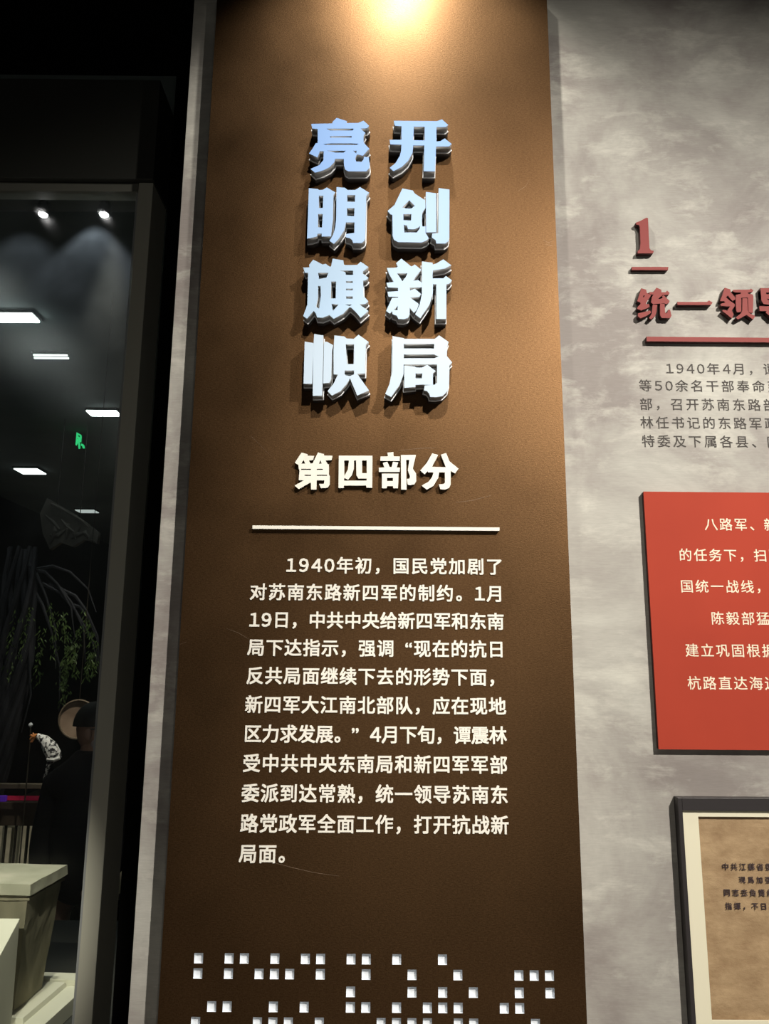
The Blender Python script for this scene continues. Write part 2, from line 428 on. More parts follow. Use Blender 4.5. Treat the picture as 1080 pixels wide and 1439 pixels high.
# ------------------------------------------------------------------ headline characters (traced outlines)
HEAD = {
'亮': (425,160,[[[(125,145),(430,138),(432,115),(492,58),(640,105),(632,132),(800,132),(880,98),(960,172),(930,207),(835,212),(905,275),(880,315),(880,410),(890,425),(965,505),(940,525),(870,605),(795,585),(775,600),(760,650),(775,690),(850,695),(880,660),(885,620),(955,625),(970,740),(962,785),(920,830),(660,830),(615,805),(598,745),(595,650),(470,650),(455,700),(390,770),(300,815),(180,850),(115,795),(240,740),(300,670),(305,540),(250,540),(215,630),(92,572),(145,500),(190,425),(218,420),(218,218),(140,212)],
   [(340,212),(740,212),(725,240),(395,240)], [(395,322),(710,320),(705,342),(400,342)], [(300,437),(400,425),(715,425),(815,433),(780,450),(330,450)], [(340,530),(625,532),(595,560),(480,560)], [(730,532),(780,532),(775,572)]]]),
'开': (540,160,[[[(135,100),(760,105),(830,80),(920,160),(885,190),(750,190),(750,400),(805,395),(870,355),(970,435),(930,470),(745,470),(730,828),(568,828),(575,455),(415,455),(405,560),(340,680),(250,765),(130,828),(75,780),(160,710),(220,610),(240,540),(245,445),(85,440),(75,375),(245,375),(245,178),(150,170)],
   [(425,185),(580,185),(580,385),(415,380)]]]),
'明': (425,258,[[[(90,65),(220,78),(240,92),(290,90),(350,55),(470,125),(445,165),(440,500),(410,762),(275,765),(275,722),(215,725),(210,762),(130,785),(65,795),(75,500)],
   [(235,175),(298,175),(292,355),(235,350)], [(225,440),(290,440),(280,635),(222,630)]],
  [[(490,50),(610,60),(650,92),(760,92),(830,50),(960,130),(920,180),(905,790),(890,830),(850,858),(730,858),(715,815),(680,788),(620,775),(625,728),(748,712),(748,560),(628,560),(600,680),(520,800),(450,872),(388,825),(440,740),(470,640),(485,500)],
   [(645,165),(758,165),(755,265),(645,262)], [(642,355),(748,355),(745,470),(642,465)]]]),
'创': (535,258,[[[(310,70),(460,100),(490,145),(638,240),(645,345),(598,420),(590,560),(600,620),(645,618),(645,710),(690,790),(660,820),(590,850),(250,845),(190,815),(170,760),(165,450),(140,445),(95,395),(195,310)],
   [(410,240),(490,320),(440,360),(375,360),(305,345)], [(325,440),(440,440),(435,535),(325,530)], [(330,595),(375,605),(392,658),(480,660),(540,635),(562,612),(560,650),(520,706),(340,706)]],
  [[(650,120),(800,140),(800,700),(652,706)]], [[(835,65),(990,85),(988,780),(975,830),(930,865),(800,865),(790,815),(735,780),(742,722),(830,715)]]]),
'旗': (420,360,[[[(60,165),(150,160),(145,125),(205,50),(340,120),(385,110),(450,155),(465,140),(485,35),(640,60),(650,130),(840,125),(890,80),(1000,155),(940,210),(925,215),(920,250),(1000,310),(965,350),(925,352),(935,580),(1000,650),(960,690),(870,695),(1000,790),(890,890),(805,790),(745,738),(725,740),(640,830),(500,905),(440,850),(340,890),(260,885),(245,830),(210,790),(115,905),(60,865),(120,700),(130,240),(85,240)],
   [(275,240),(425,240),(395,310),(290,330)], [(275,430),(310,430),(315,560),(290,755),(245,735),(275,600)], [(465,365),(535,365),(530,610),(460,610)], [(590,208),(780,208),(780,270),(675,270),(670,230)], [(680,360),(775,360),(775,385),(680,385)], [(680,468),(775,468),(775,492),(680,492)], [(682,580),(775,580),(775,615),(682,615)], [(470,690),(570,700),(490,790)], [(660,698),(765,698),(732,722)]]]),
'新': (535,360,[[[(85,170),(225,165),(245,150),(220,100),(295,35),(420,135),(440,150),(490,120),(580,195),(500,300),(460,368),(490,350),(540,345),(590,385),(590,448),(415,455),(420,495),(490,470),(580,545),(550,590),(418,595),(440,612),(545,690),(520,770),(475,820),(415,740),(415,840),(390,890),(330,910),(250,905),(230,860),(170,840),(160,790),(130,830),(75,790),(160,605),(248,602),(248,588),(110,585),(95,515),(248,505),(248,458),(100,450),(80,385),(185,372),(120,262)],
   [(235,248),(380,248),(360,300),(310,362),(270,300)], [(185,775),(245,715),(240,780)]],
  [[(592,75),(745,95),(747,120),(800,105),(900,45),(1015,130),(920,180),(750,205),(745,320),(900,320),(940,285),(1025,350),(985,400),(945,405),(945,905),(800,908),(800,405),(752,405),(750,540),(700,700),(570,895),(495,840),(560,700),(592,540)]]]),
'帜': (420,464,[[[(82,165),(208,185),(205,300),(188,775),(65,775),(75,400)]], [[(218,55),(350,75),(352,290),(335,945),(198,950),(204,300)]], [[(362,170),(400,165),(492,215),(476,300),(465,700),(440,760),(348,770),(358,300)]],
  [[(510,75),(650,90),(690,120),(790,125),(860,65),(1005,170),(965,210),(955,625),(840,630),(1010,870),(840,945),(780,800),(735,695),(690,775),(600,880),(475,945),(412,880),(500,770),(560,640),(500,640),(498,300)],
   [(675,205),(795,205),(790,490),(695,490)], [(660,582),(795,582),(793,640),(735,662),(685,655),(655,632)]]]),
'局': (535,464,[[[(168,85),(330,115),(340,125),(780,125),(840,75),(978,170),(955,240),(950,370),(1028,465),(990,505),(985,780),(960,880),(890,950),(800,968),(710,965),(700,920),(665,880),(620,868),(632,798),(775,788),(812,760),(812,495),(330,495),(325,640),(270,790),(150,965),(62,920),(130,760),(160,600)],
   [(330,200),(770,200),(768,265),(332,265)], [(330,350),(770,350),(835,380),(768,405),(332,405)]],
  [[(336,510),(490,525),(510,540),(590,540),(670,500),(790,590),(752,620),(750,792),(600,786),(500,790),(500,820),(336,835)],
   [(500,625),(598,625),(590,695),(500,695)]]]),
}
DF, DR, DB = 0.026, 0.0035, 0.020
hd_desc = {
 '开': ('right', 0, 'top of the right-hand headline column', (0,)),
 '创': ('right', 1, 'second of the right-hand headline column', (0,)),
 '新': ('right', 2, 'third of the right-hand headline column', (0,)),
 '局': ('right', 3, 'bottom of the right-hand headline column', (0,)),
 '亮': ('left', 0, 'top of the left-hand headline column', (0,)),
 '明': ('left', 1, 'second of the left-hand headline column', (0,)),
 '旗': ('left', 2, 'third of the left-hand headline column', (0,)),
 '帜': ('left', 3, 'bottom of the left-hand headline column', (0,)),
}
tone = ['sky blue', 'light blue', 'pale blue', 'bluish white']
for ch, (ox, oy, pieces) in HEAD.items():
    Yf = pYf-DF-DR-DB
    W = trace(pieces, ox, oy, 1080/105, Yf)
    allp = [p for pc in W for p in pc[0]]
    cx = sum(p[0] for p in allp)/len(allp); zb = min(p[1] for p in allp)
    row = hd_desc[ch][1]
    t = empty('headline_character', (cx, pYf, zb))
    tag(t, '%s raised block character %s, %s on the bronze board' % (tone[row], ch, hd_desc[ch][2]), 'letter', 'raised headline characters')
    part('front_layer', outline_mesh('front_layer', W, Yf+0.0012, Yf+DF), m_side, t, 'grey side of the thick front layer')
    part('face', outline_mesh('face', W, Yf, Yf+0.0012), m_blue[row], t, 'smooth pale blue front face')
    part('rim', outline_mesh('rim', W, Yf+DF, Yf+DF+DR, 0.0022), m_rim, t, 'thin white rim')
    part('back_layer', outline_mesh('back_layer', W, Yf+DF+DR, pYf-0.0003, 0.0016), m_back, t, 'dark back layer')

# ------------------------------------------------------------------ subtitle characters and rule
SUB = {
'第': (405,625,[[[(160,95),(235,115),(232,132),(312,135),(300,185),(248,190),(270,230),(293,225),(360,95),(432,112),(432,130),(536,132),(525,185),(450,190),(475,232),(492,240),(492,365),(503,378),(503,480),(480,518),(450,525),(395,525),(370,475),(430,475),(437,432),(345,432),(340,545),(275,545),(272,455),(125,540),(75,495),(190,432),(125,430),(135,305),(125,290),(122,245),(78,218)],
   [(155,230),(185,185),(205,230)], [(370,230),(390,185),(405,230)], [(155,292),(275,292),(275,305),(155,305)], [(345,292),(418,292),(418,305),(345,305)], [(195,364),(275,364),(275,378),(195,378)], [(345,364),(470,364),(470,378),(345,378)]]]),
'四': (405,625,[[[(612,132),(1020,132),(1018,522),(948,522),(942,495),(675,495),(672,525),(608,525)],
   [(678,190),(735,190),(722,300),(680,378)], [(797,190),(822,190),(825,370),(850,410),(950,410),(950,435),(675,435),(678,402),(725,425),(770,370),(795,290)], [(895,190),(950,190),(950,345),(895,345)]]]),
'部': (530,625,[[[(120,95),(195,88),(198,140),(273,142),(270,197),(35,195),(38,142),(128,140)]],
  [[(65,220),(120,205),(150,270),(172,270),(190,205),(252,215),(235,275),(273,278),(270,330),(18,330),(18,278),(85,275)]],
  [[(55,350),(258,350),(250,528),(192,528),(190,502),(118,502),(112,528),(55,528)], [(118,402),(190,402),(188,440),(118,440)]],
  [[(285,125),(468,122),(430,290),(470,350),(472,440),(450,480),(400,490),(368,485),(358,415),(392,410),(395,380),(370,310),(388,185),(350,182),(355,545),(288,545)]]]),
'分': (530,625,[[[(665,102),(738,122),(665,268),(830,272),(770,120),(835,100),(875,200),(985,290),(942,348),(890,318),(890,480),(870,525),(820,545),(765,540),(745,480),(800,478),(820,460),(820,335),(750,335),(740,400),(680,500),(600,545),(535,495),(620,450),(665,390),(680,335),(615,335),(610,320),(572,360),(520,312),(600,220)]]]),
}
pos = {'第': 'first', '四': 'second', '部': 'third', '分': 'fourth'}
for ch, (ox, oy, pieces) in SUB.items():
    Yf = pYf-0.0125
    W = trace(pieces, ox, oy, 8.64, Yf)
    allp = [p for pc in W for p in pc[0]]
    t = empty('subtitle_character', (sum(p[0] for p in allp)/len(allp), pYf, min(p[1] for p in allp)))
    tag(t, 'cream white raised character %s, %s in the row above the thin white rule' % (ch, pos[ch]), 'letter', 'raised subtitle characters')
    part('face', outline_mesh('face', W, Yf, Yf+0.001), m_white, t)
    part('side', outline_mesh('side', W, Yf+0.001, pYf-0.0003), m_letter_dark, t, 'dark side')
a = atY(354.5, 741, pYf-0.012); b_ = atY(701.5, 741, pYf-0.012); zt = (atY(354.5, 738.0, pYf-0.012).z+atY(701.5, 741.5, pYf-0.012).z)/2; zb = zt-0.0085
t = empty('rule_bar', ((a.x+b_.x)/2, pYf, zb))
tag(t, 'long thin white raised bar under the cream subtitle characters', 'bar')
part('face', box('face', a.x, b_.x, pYf-0.012, pYf-0.011, zb, zt), m_white, t)
part('side', box('side', a.x, b_.x, pYf-0.011, pYf-0.0003, zb, zt), m_letter_dark, t, 'dark side')

# ------------------------------------------------------------------ red lettering on the grey wall
def red_piece(name, W, depth, label, cat, group=None):
    allp = [p for pc in W for p in pc[0]]
    t = empty(name, (sum(p[0] for p in allp)/len(allp), 0, min(p[1] for p in allp)))
    tag(t, label, cat, group)
    part('face', outline_mesh('face', W, -depth, -depth+0.001), m_red, t)
    part('side', outline_mesh('side', W, -depth+0.001, -0.0003), m_red_side, t, 'dark red side')
    return t
D = 0.016
ONE = [[[(425,92),(465,97),(480,440),(492,680),(497,755),(530,797),(588,810),(575,862),(238,865),(238,812),(292,775),(303,640),(288,290),(262,245),(215,245),(195,200),(300,160)]]]
red_piece('raised_numeral', trace(ONE, 880, 300, 15.43, -D), D, 'red serif numeral 1 standing proud of the grey wall at upper right', 'number')
red_piece('short_bar', trace([[[(112,1158),(908,1158),(895,1225),(112,1225)]]], 880, 300, 15.43, -0.012), 0.012, 'short red raised bar directly under the red numeral', 'bar')
TONG = [[[(170,108),(245,130),(252,175),(320,215),(260,300),(240,345),(290,352),(290,395),(170,445),(108,422),(110,395),(160,345),(150,320),(105,305),(115,285),(145,190)], [(195,225),(220,215),(215,245),(198,243)]],
        [[(120,490),(305,445),(315,480),(260,520),(160,565),(122,540)]],
        [[(285,168),(355,165),(400,98),(472,130),(475,170),(540,168),(560,142),(600,180),(585,208),(490,212),(425,268),(445,272),(500,255),(480,225),(510,215),(600,300),(585,335),(540,350),(520,335),(345,350),(315,320),(330,240),(355,205),(300,200)]],
        [[(345,355),(412,362),(400,470),(380,530),(320,580),(285,560),(330,490)]], [[(455,338),(522,345),(530,480),(560,490),(580,430),(605,435),(628,520),(610,560),(480,560),(455,520)]]]
red_piece('heading_character', trace(TONG, 885, 395, 10.8, -D), D, 'red raised character 统, first of the red heading on the grey wall', 'letter', 'red heading characters')
YI = [[[(345,546),(502,546),(515,538),(533,550),(525,562),(347,562)]]]
red_piece('heading_character', trace(YI, 860, 280, 3.786, -D), D, 'red raised character 一, a single stroke, second of the red heading', 'letter', 'red heading characters')
LING = [[[(240,125),(345,155),(358,210),(440,310),(440,350),(385,375),(300,270),(265,310),(340,375),(432,435),(430,475),(372,560),(412,630),(375,710),(190,560),(215,545),(290,560),(345,480),(170,470),(165,430),(250,408),(232,380),(150,380),(205,240)]],
        [[(405,165),(715,160),(740,140),(785,180),(760,210),(690,215),(682,240),(765,250),(785,280),(775,600),(720,600),(692,580),(680,310),(555,315),(555,580),(480,595),(460,560),(450,400),(455,260),(550,238),(545,215),(440,215),(385,190)]],
        [[(578,325),(668,325),(680,560),(700,600),(820,665),(780,730),(655,640),(490,730),(450,690),(550,610),(575,560)]]]
red_piece('heading_character', trace(LING, 1000, 395, 13.5, -D), D, 'red raised character 领 with many strokes, third of the red heading', 'letter', 'red heading characters')
sz = 0.105
dao_o = atY(1068.5, 449.5, -D)
t = empty('heading_character', (dao_o.x+sz/2, 0, dao_o.z-0.01))
tag(t, 'red raised character 导 cut off by the right edge of the photograph', 'letter', 'red heading characters')
g1 = glyph_mesh('导', 0.045, sz, 0.001).copy(); g1.transform(Matrix.Translation((dao_o.x-0.004, -D+0.0005, dao_o.z+0.006)))
part('face', g1, m_red, t)
g2 = glyph_mesh('导', 0.045, sz, D-0.0015).copy(); g2.transform(Matrix.Translation((dao_o.x-0.004, -D/2+0.00035, dao_o.z+0.006)))
part('side', g2, m_red_side, t, 'dark red side')
a = atY(908, 473, -0.014); b_ = atY(908, 479.5, -0.014)
t = empty('heading_rule', (a.x+0.3, 0, b_.z)); tag(t, 'long red raised bar running under the red heading characters', 'bar')
part('face', box('face', a.x, a.x+0.9, -0.014, -0.013, b_.z, a.z), m_red, t)
part('side', box('side', a.x, a.x+0.9, -0.013, -0.0003, b_.z, a.z), m_red_side, t, 'dark red side')

# grey wall paragraph: printed letters, children of the wall
for txt, x, y, n in (('1940年4月，谭', 934, 518, 0), ('等50余名干部奉命到', 897, 542, 0), ('部，召开苏南东路部', 898, 568, 0), ('林任书记的东路军政', 899, 594, 0), ('特委及下属各县、区', 901, 620, 0)):
    p = atY(x, y, 0); SZ2 = 0.0355
    text_line(txt, p.x, None, p.z, SZ2, -0.0004, 0.0006, 0.009, m_print, wall_back, 'printed_character', pitch=0.0412, digit_scale=1.02)

# ------------------------------------------------------------------ red board
RT = 0.016
rx0 = (atY(904, 691, -RT).x + atY(925, 1052, -RT).x)/2; rz1 = atY(990, 691.5, -RT).z; rz0 = atY(990, 1053.5, -RT).z
t = empty('red_board', (rx0+0.5, 0, rz0)); tag(t, 'bright red wall board printed with cream verse lines, cut off at right', 'wall panel')
bm = box_bm(rx0, rx0+1.1, -RT, -RT+0.004, rz0, rz1); part('face_sheet', bm_mesh('face_sheet', bm), m_redpanel, t)
part('core', box('core', rx0+0.0006, rx0+1.0994, -RT+0.004, -0.0003, rz0+0.0006, rz1-0.0006), m_red_side, t, 'dark core behind the red sheet')
for txt, x, y in (('八路军、新', 989, 737), ('的任务下，扫除', 953, 780), ('国统一战线，争', 955, 824), ('陈毅部猛烈', 998, 869), ('建立巩固根据', 962, 914), ('杭路直达海边', 965, 960)):
    p = atY(x, y, -RT)
    text_line(txt, p.x, None, p.z, 0.0345, -RT-0.0003, 0.0006, 0.008, m_cream, t, 'printed_character', pitch=0.0381)

# ------------------------------------------------------------------ framed document
FD = 0.026
fx0 = (atY(952, 1120, -FD).x + atY(971, 1439, -FD).x)/2; fz1 = atY(1010, 1121.5, -FD).z
mx0 = (atY(958, 1139, -0.020).x + atY(976, 1439, -0.020).x)/2; mz1 = atY(1010, 1139, -0.020).z
qx0 = (atY(980.5, 1147, -0.018).x + atY(999, 1434, -0.018).x)/2; qz1 = atY(1010, 1147.5, -0.018).z
qz0 = atY(1005, 1433.5, -0.018).z; mz0 = atY(1005, 1438.0, -0.020).z-0.006
fw = 0.62; side = mx0-fx0
t = empty('framed_document', (fx0+fw/2, 0, mz0-0.03)); tag(t, 'charcoal framed brown paper document with cream mount, below the red board', 'picture frame')
fz0 = mz0-0.02
def bar(x0_, x1_, z0_, z1_): part('frame_bar', box('frame_bar', x0_, x1_, -FD, -0.0004, z0_, z1_, 0.0008), m_frame, t)
bar(fx0, mx0, fz0, fz1); bar(fx0+fw-side, fx0+fw, fz0, fz1); bar(mx0, fx0+fw-side, mz1, fz1); bar(mx0, fx0+fw-side, fz0, mz0)
# cream mount: four strips around the opening
mr = fx0+fw-side; qx1 = mr-(qx0-mx0)
bm = bmesh.new()
for x0_, x1_, z0_, z1_ in ((mx0,qx0,mz0,mz1),(qx1,mr,mz0,mz1),(qx0,qx1,qz1,mz1),(qx0,qx1,mz0,qz0)):
    box_bm(x0_, x1_, -0.020, -0.016, z0_, z1_, bm)
bmesh.ops.remove_doubles(bm, verts=bm.verts, dist=1e-6)
part('mount', bm_mesh('mount', bm), m_mat, t, 'cream mount board')
# crinkled paper sheet
bm = bmesh.new(); nx, nz = 30, 40
from mathutils import noise as mnoise
grid = []
for i in range(nx+1):
    colv = []
    for j in range(nz+1):
        x = qx0-0.004+(qx1-qx0+0.008)*i/nx; z = qz0-0.004+(qz1-qz0+0.008)*j/nz
        h = mnoise.fractal(Vector((x*14, z*22, 3.0)), 0.8, 2.0, 5)*0.0012
        colv.append(bm.verts.new((x, -0.0125-h, z)))
    grid.append(colv)
for i in range(nx):
    for j in range(nz): bm.faces.new((grid[i][j], grid[i+1][j], grid[i+1][j+1], grid[i][j+1]))
paper = part('paper', bm_mesh('paper', bm), m_paper, t, 'crinkled brown paper sheet')
for p_ in paper.data.polygons: p_.use_smooth = True
for txt, x, y, s in (('中共江蘇省委', 1014, 1218, 0.0168), ('現爲加强', 1038, 1236.5, 0.0155), ('同志去負責組', 1016, 1254.5, 0.0165), ('指揮，不日出', 1018.5, 1273.5, 0.0165)):
    p = atY(x, y, -0.015)
    text_line(txt, p.x, None, p.z, s, -0.0148, 0.0006, 0.013, m_ink, t, 'printed_character', pitch=0.0205, sx=1.0)

# ------------------------------------------------------------------ glazed display case at left
m_rail_shade = mat('shaded_rail_metal', (0.13,0.13,0.11), 0.5)  # darker copy of the frame metal, shade at the top put into colour
CY = 0.26; CD = 0.145
gx1 = (atY(187, 272, CY).x + atY(105, 1439, CY).x)/2          # right edge of the glass
cx1 = (atY(216, 250, CY).x + atY(130, 1439, CY).x)/2          # outer right edge of the post
ix1 = gx1 + 0.008
hz1 = atY(120, 108, CY-0.03).z; hz0 = atY(120, 248, CY-0.03).z; rz_ = atY(100, 268.5, CY).z
case = empty('display_case', (cx1-0.6, CY, 0)); tag(case, 'dark metal framed glass display case at the left edge', 'display case')
part('header', box('header', -3.2, cx1+0.004, CY-0.02, CY+CD+0.02, hz0, hz1, 0.002), m_casedark, case, 'deep dark header box')
part('top_rail', box('top_rail', -3.2, gx1+0.006, CY, CY+0.05, rz_, hz0-0.002, 0.0015), m_rail_shade, case)
part('post', box('post', ix1, cx1, CY-0.004, CY+CD, 0, hz0-0.002, 0.0015), m_case, case)
part('gasket', box('gasket', gx1-0.001, ix1, CY+0.006, CY+0.02, 0.45, rz_), mat('grey_gasket', (0.28,0.29,0.29), 0.25), case, 'pale glass edge strip')
part('base', box('base', -3.2, cx1-0.002, CY, CY+1.25, 0.0, 0.45, 0.002), m_casedark, case)
m_glass = bpy.data.materials.new('dusty_bloom_glass'); m_glass.use_nodes = True
nt = m_glass.node_tree; nt.nodes.clear()
out = nt.nodes.new('ShaderNodeOutputMaterial'); tr = nt.nodes.new('ShaderNodeBsdfTransparent'); gl = nt.nodes.new('ShaderNodeBsdfGlossy')
tr.inputs[0].default_value = (0.93,0.96,0.95,1); gl.inputs['Roughness'].default_value = 0.03
tl = nt.nodes.new('ShaderNodeBsdfTranslucent'); tl.inputs[0].default_value = (0.80,0.86,0.88,1)
rf = nt.nodes.new('ShaderNodeBsdfRefraction'); rf.inputs['IOR'].default_value = 1.15; rf.inputs['Roughness'].default_value = 0.55  # wide scatter added to imitate lens bloom around the hall lamps
rf2 = nt.nodes.new('ShaderNodeBsdfRefraction'); rf2.inputs['IOR'].default_value = 1/1.15; rf2.inputs['Roughness'].default_value = 0.55
mrf = nt.nodes.new('ShaderNodeMixShader'); nt.links.new(rf.outputs[0], mrf.inputs[1]); nt.links.new(rf2.outputs[0], mrf.inputs[2])
fr = nt.nodes.new('ShaderNodeFresnel'); fr.inputs[0].default_value = 1.45
dust = nt.nodes.new('ShaderNodeTexNoise'); dust.inputs['Scale'].default_value = 6; dust.inputs['Detail'].default_value = 8; dust.inputs['Roughness'].default_value = 0.65
tcd = nt.nodes.new('ShaderNodeTexCoord'); nt.links.new(tcd.outputs['Object'], dust.inputs['Vector'])
dr = nt.nodes.new('ShaderNodeMapRange'); dr.inputs[1].default_value = 0.3; dr.inputs[2].default_value = 0.75; dr.inputs[3].default_value = 0.010; dr.inputs[4].default_value = 0.032
nt.links.new(dust.outputs[0], dr.inputs[0])
mx1 = nt.nodes.new('ShaderNodeMixShader'); mx2 = nt.nodes.new('ShaderNodeMixShader'); mx3 = nt.nodes.new('ShaderNodeMixShader')
mx1.inputs[0].default_value = 0.042
nt.links.new(tr.outputs[0], mx1.inputs[1]); nt.links.new(mrf.outputs[0], mx1.inputs[2])
nt.links.new(dr.outputs[0], mx2.inputs[0]); nt.links.new(mx1.outputs[0], mx2.inputs[1]); nt.links.new(tl.outputs[0], mx2.inputs[2])
nt.links.new(fr.outputs[0], mx3.inputs[0]); nt.links.new(mx2.outputs[0], mx3.inputs[1]); nt.links.new(gl.outputs[0], mx3.inputs[2])
nt.links.new(mx3.outputs[0], out.inputs[0])
bm = bmesh.new(); bm.faces.new([bm.verts.new(v) for v in ((-3.2,CY+0.012,0.45),(gx1,CY+0.012,0.45),(gx1,CY+0.012,rz_),(-3.2,CY+0.012,rz_))])
part('glass_pane', bm_mesh('glass_pane', bm), m_glass, case, 'glass pane with dust and added lamp haze')

# partitions of a hall built to hold the shapes in the case glass
HC = 3.62
tag(link('wall_hall_right', box('wall_hall_right', cx1+0.004, wall_x0+0.9, CY+CD, CY+CD+0.1, -0.5, 4.7), m_pitch), kind='structure')
tag(link('wall_hall_side', box('wall_hall_side', cx1+0.10, cx1+0.2, CY+CD+0.1, 13.0, -0.5, 4.7), m_black), kind='structure')
tag(link('wall_header', box('wall_header', -5.0, cx1+0.004, CY+CD+0.03, CY+CD+0.12, HC, 4.7), m_pitch), kind='structure')
tag(link('ceiling_hall', box('ceiling_hall', -5.0, cx1+0.1, CY+CD+0.12, 13.0, HC, HC+0.08), m_hall), kind='structure')
m_hfloor = noise_color(mat('sandy_hall_floor', (0.3,0.27,0.2), 0.8), (0.16,0.145,0.10), (0.30,0.27,0.20), nscale=2.5, detail=6)
tag(link('floor_hall', box('floor_hall', -5.0, cx1+0.1, CY+CD+0.02, 13.0, HALL_FLOOR-0.1, HALL_FLOOR), m_hfloor), kind='structure')
tag(link('wall_hall_far', box('wall_hall_far', -5.0, cx1+0.2, 13.0, 13.2, -0.5, 4.7), m_hall), kind='structure')

# linear ceiling lamps of the hall
def strip_lamp(x0_, x1_, y, dy, power, label):
    """pixel span at height y; hangs just under the hall ceiling"""
    z = HC-0.03
    a = atZ(x0_, y, z); b_ = atZ(x1_, y, z)
    t = empty('strip_light', ((a.x+b_.x)/2, a.y, HC)); tag(t, label, 'ceiling light', 'linear ceiling lights behind the glass')
    me = box('diffuser', a.x, b_.x, a.y-dy/2, a.y+dy/2, z, z+0.01)
    part('diffuser', me, mat('lamp_diffuser', (0.9,0.9,0.9), 0.5, emit=(0.88,1.0,0.95), estr=power*(2.2 if power > 4 else 1)), t)
    part('housing', box('housing', a.x-0.01, b_.x+0.01, a.y-dy/2-0.01, a.y+dy/2+0.01, z+0.0105, HC-0.0005), m_black, t)
    return t
strip_lamp(-40, 49, 447, 0.11, 13, 'largest and brightest white strip light behind the glass, cut off at the left edge')
tw = strip_lamp(47, 94, 500.0, 0.012, 2.0, 'thin double strip light behind the glass, just under the largest one')
a = atZ(48, 504.0, HC-0.03); b_ = atZ(96, 504.0, HC-0.03)
part('diffuser', box('diffuser', a.x, b_.x, a.y-0.006, a.y+0.006, HC-0.03, HC-0.02), mat('lamp_diffuser', (0.9,0.9,0.9), 0.5, emit=(0.88,1.0,0.95), estr=1.6), tw)
strip_lamp(125, 166, 581.5, 0.13, 5, 'bright white strip light beside the case post, above the green exit sign')
strip_lamp(26, 58, 663, 0.24, 3, 'white strip light at the left, below the green exit sign level')
strip_lamp(109, 135, 719, 0.2, 0.5, 'small faint strip light low behind the glass')
# case spotlights
for k, (x, y, yy, lab) in enumerate(((60.5, 301.5, 0.375, 'left one of two small bright spotlights in the top of the case'), (146, 301.5, 0.335, 'right one of two small bright spotlights in the top of the case'))):
    p = atY(x, y, yy)
    t = empty('spotlight', p+Vector((0,0,0.04))); tag(t, lab, 'spotlight', 'case spotlights')
    part('lens', bm_mesh('lens', lathe_bm([(0.004,-0.006),(0.011,-0.005),(0.0145,0.0)], p, 'Z', 16)), mat('lamp_lens', (1,1,1), 0.3, emit=(1,1,0.97), estr=25), t, 'glowing lens')
    part('shade', bm_mesh('shade', lathe_bm([(0.018,0.0005),(0.021,0.03),(0.016,0.045),(0.006,0.05)], p, 'Z', 16)), m_black, t)
    part('stem', bm_mesh('stem', tube_bm([p+Vector((0,0,0.05)), (p.x, p.y, hz0-0.0025)], 0.005)), m_black, t)
    lamp('case_beam', 'SPOT', p+Vector((0,0,-0.012)), (p.x, p.y-0.01, 1.2), (8, 13)[k], (0.80,0.90,1.0), 0.01, 84, 0.5)
# ceiling beam with two round fittings
pa = atY(60, 434, 3.6); pb = atY(60, 474, 3.6)
tag(link('trim_1', box('trim_1', -5.0, cx1+0.09, 3.6, 3.9, pb.z, pa.z, 0.01), m_hall), kind='structure')
pm = atY(60, 461, 3.55)
tag(link('trim_2', box('trim_2', -5.0, cx1+0.09, 3.54, 3.599, pm.z-0.01, pm.z+0.01, 0.003), m_hall), kind='structure')
for x, lab in ((91, 'left'), (161, 'right')):
    p = atY(x, 446.5, 3.54)
    o = link('round_fitting', bm_mesh('g', lathe_bm([(0.034,-0.012),(0.040,-0.006),(0.040,0.059)], (0,0,0), 'Y', 18)), m_black, loc=p)
    tag(o, '%s one of two dark round fittings on the beam behind the glass' % lab, 'fitting', 'round fittings on the beam')
# green exit sign
p = atY(112, 619, 5.0); s_ = 6.95/1081
t = empty('exit_sign', p); tag(t, 'small glowing green emergency exit sign hanging in the dark hall', 'sign')
m_green = mat('green_sign_light', (0.02,0.3,0.12), 0.5, emit=(0.05,1.0,0.32), estr=0.62)
m_greend = mat('green_sign_dark', (0.005,0.06,0.03), 0.5)
def sg(pts, mt, nm, dy=0.0):
    w = [(p.x+(x-112)*s_, p.z-(y-619)*s_) for x, y in pts]
    return part(nm, outline_mesh(nm, [[w]], p.y-0.012-dy, p.y-0.001-dy), mt, t)
sg([(106,606),(115,611),(116,622),(121,626),(121,631),(115,632),(106,626)], m_greend, 'sign_board', -0.013)
for q in ([(107,607),(114,611),(114,613),(109,611),(109,616),(107,616)], [(112.5,613),(114.5,613),(114.5,622),(112.5,621)], [(107,616),(109,617),(108.5,624),(107,625)],
          [(109.5,613),(111.5,614),(112,619),(114,631),(112,632),(110.5,622),(108,627),(107,626),(109.5,619)], [(115,624),(118,625),(119.5,627),(120.5,631),(118,631),(117,628),(115,627)]):
    sg(q, m_green, 'pictogram')

# ------------------------------------------------------------------ stone measure in the case, white base and label stand
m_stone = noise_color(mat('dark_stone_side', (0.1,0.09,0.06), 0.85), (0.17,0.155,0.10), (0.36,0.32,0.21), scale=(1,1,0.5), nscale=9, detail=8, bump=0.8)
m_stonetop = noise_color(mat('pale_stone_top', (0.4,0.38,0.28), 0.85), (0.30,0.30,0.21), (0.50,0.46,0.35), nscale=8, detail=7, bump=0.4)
m_plinth = mat('cream_plinth', (0.62,0.60,0.47), 0.7)
Nt = atY(43, 1243, 0.46); zt = Nt.z; Rt = atZ(95, 1215, zt)
def sq(Nc, Rc, z):
    e1 = Vector((Rc.x-Nc.x, Rc.y-Nc.y)); e2 = Vector((-e1.y, e1.x))
    n = Vector((Nc.x, Nc.y))
    return [Vector((*q, z)) for q in (n, n+e1, n+e1+e2, n+e2)]
zb_ = zt-0.350
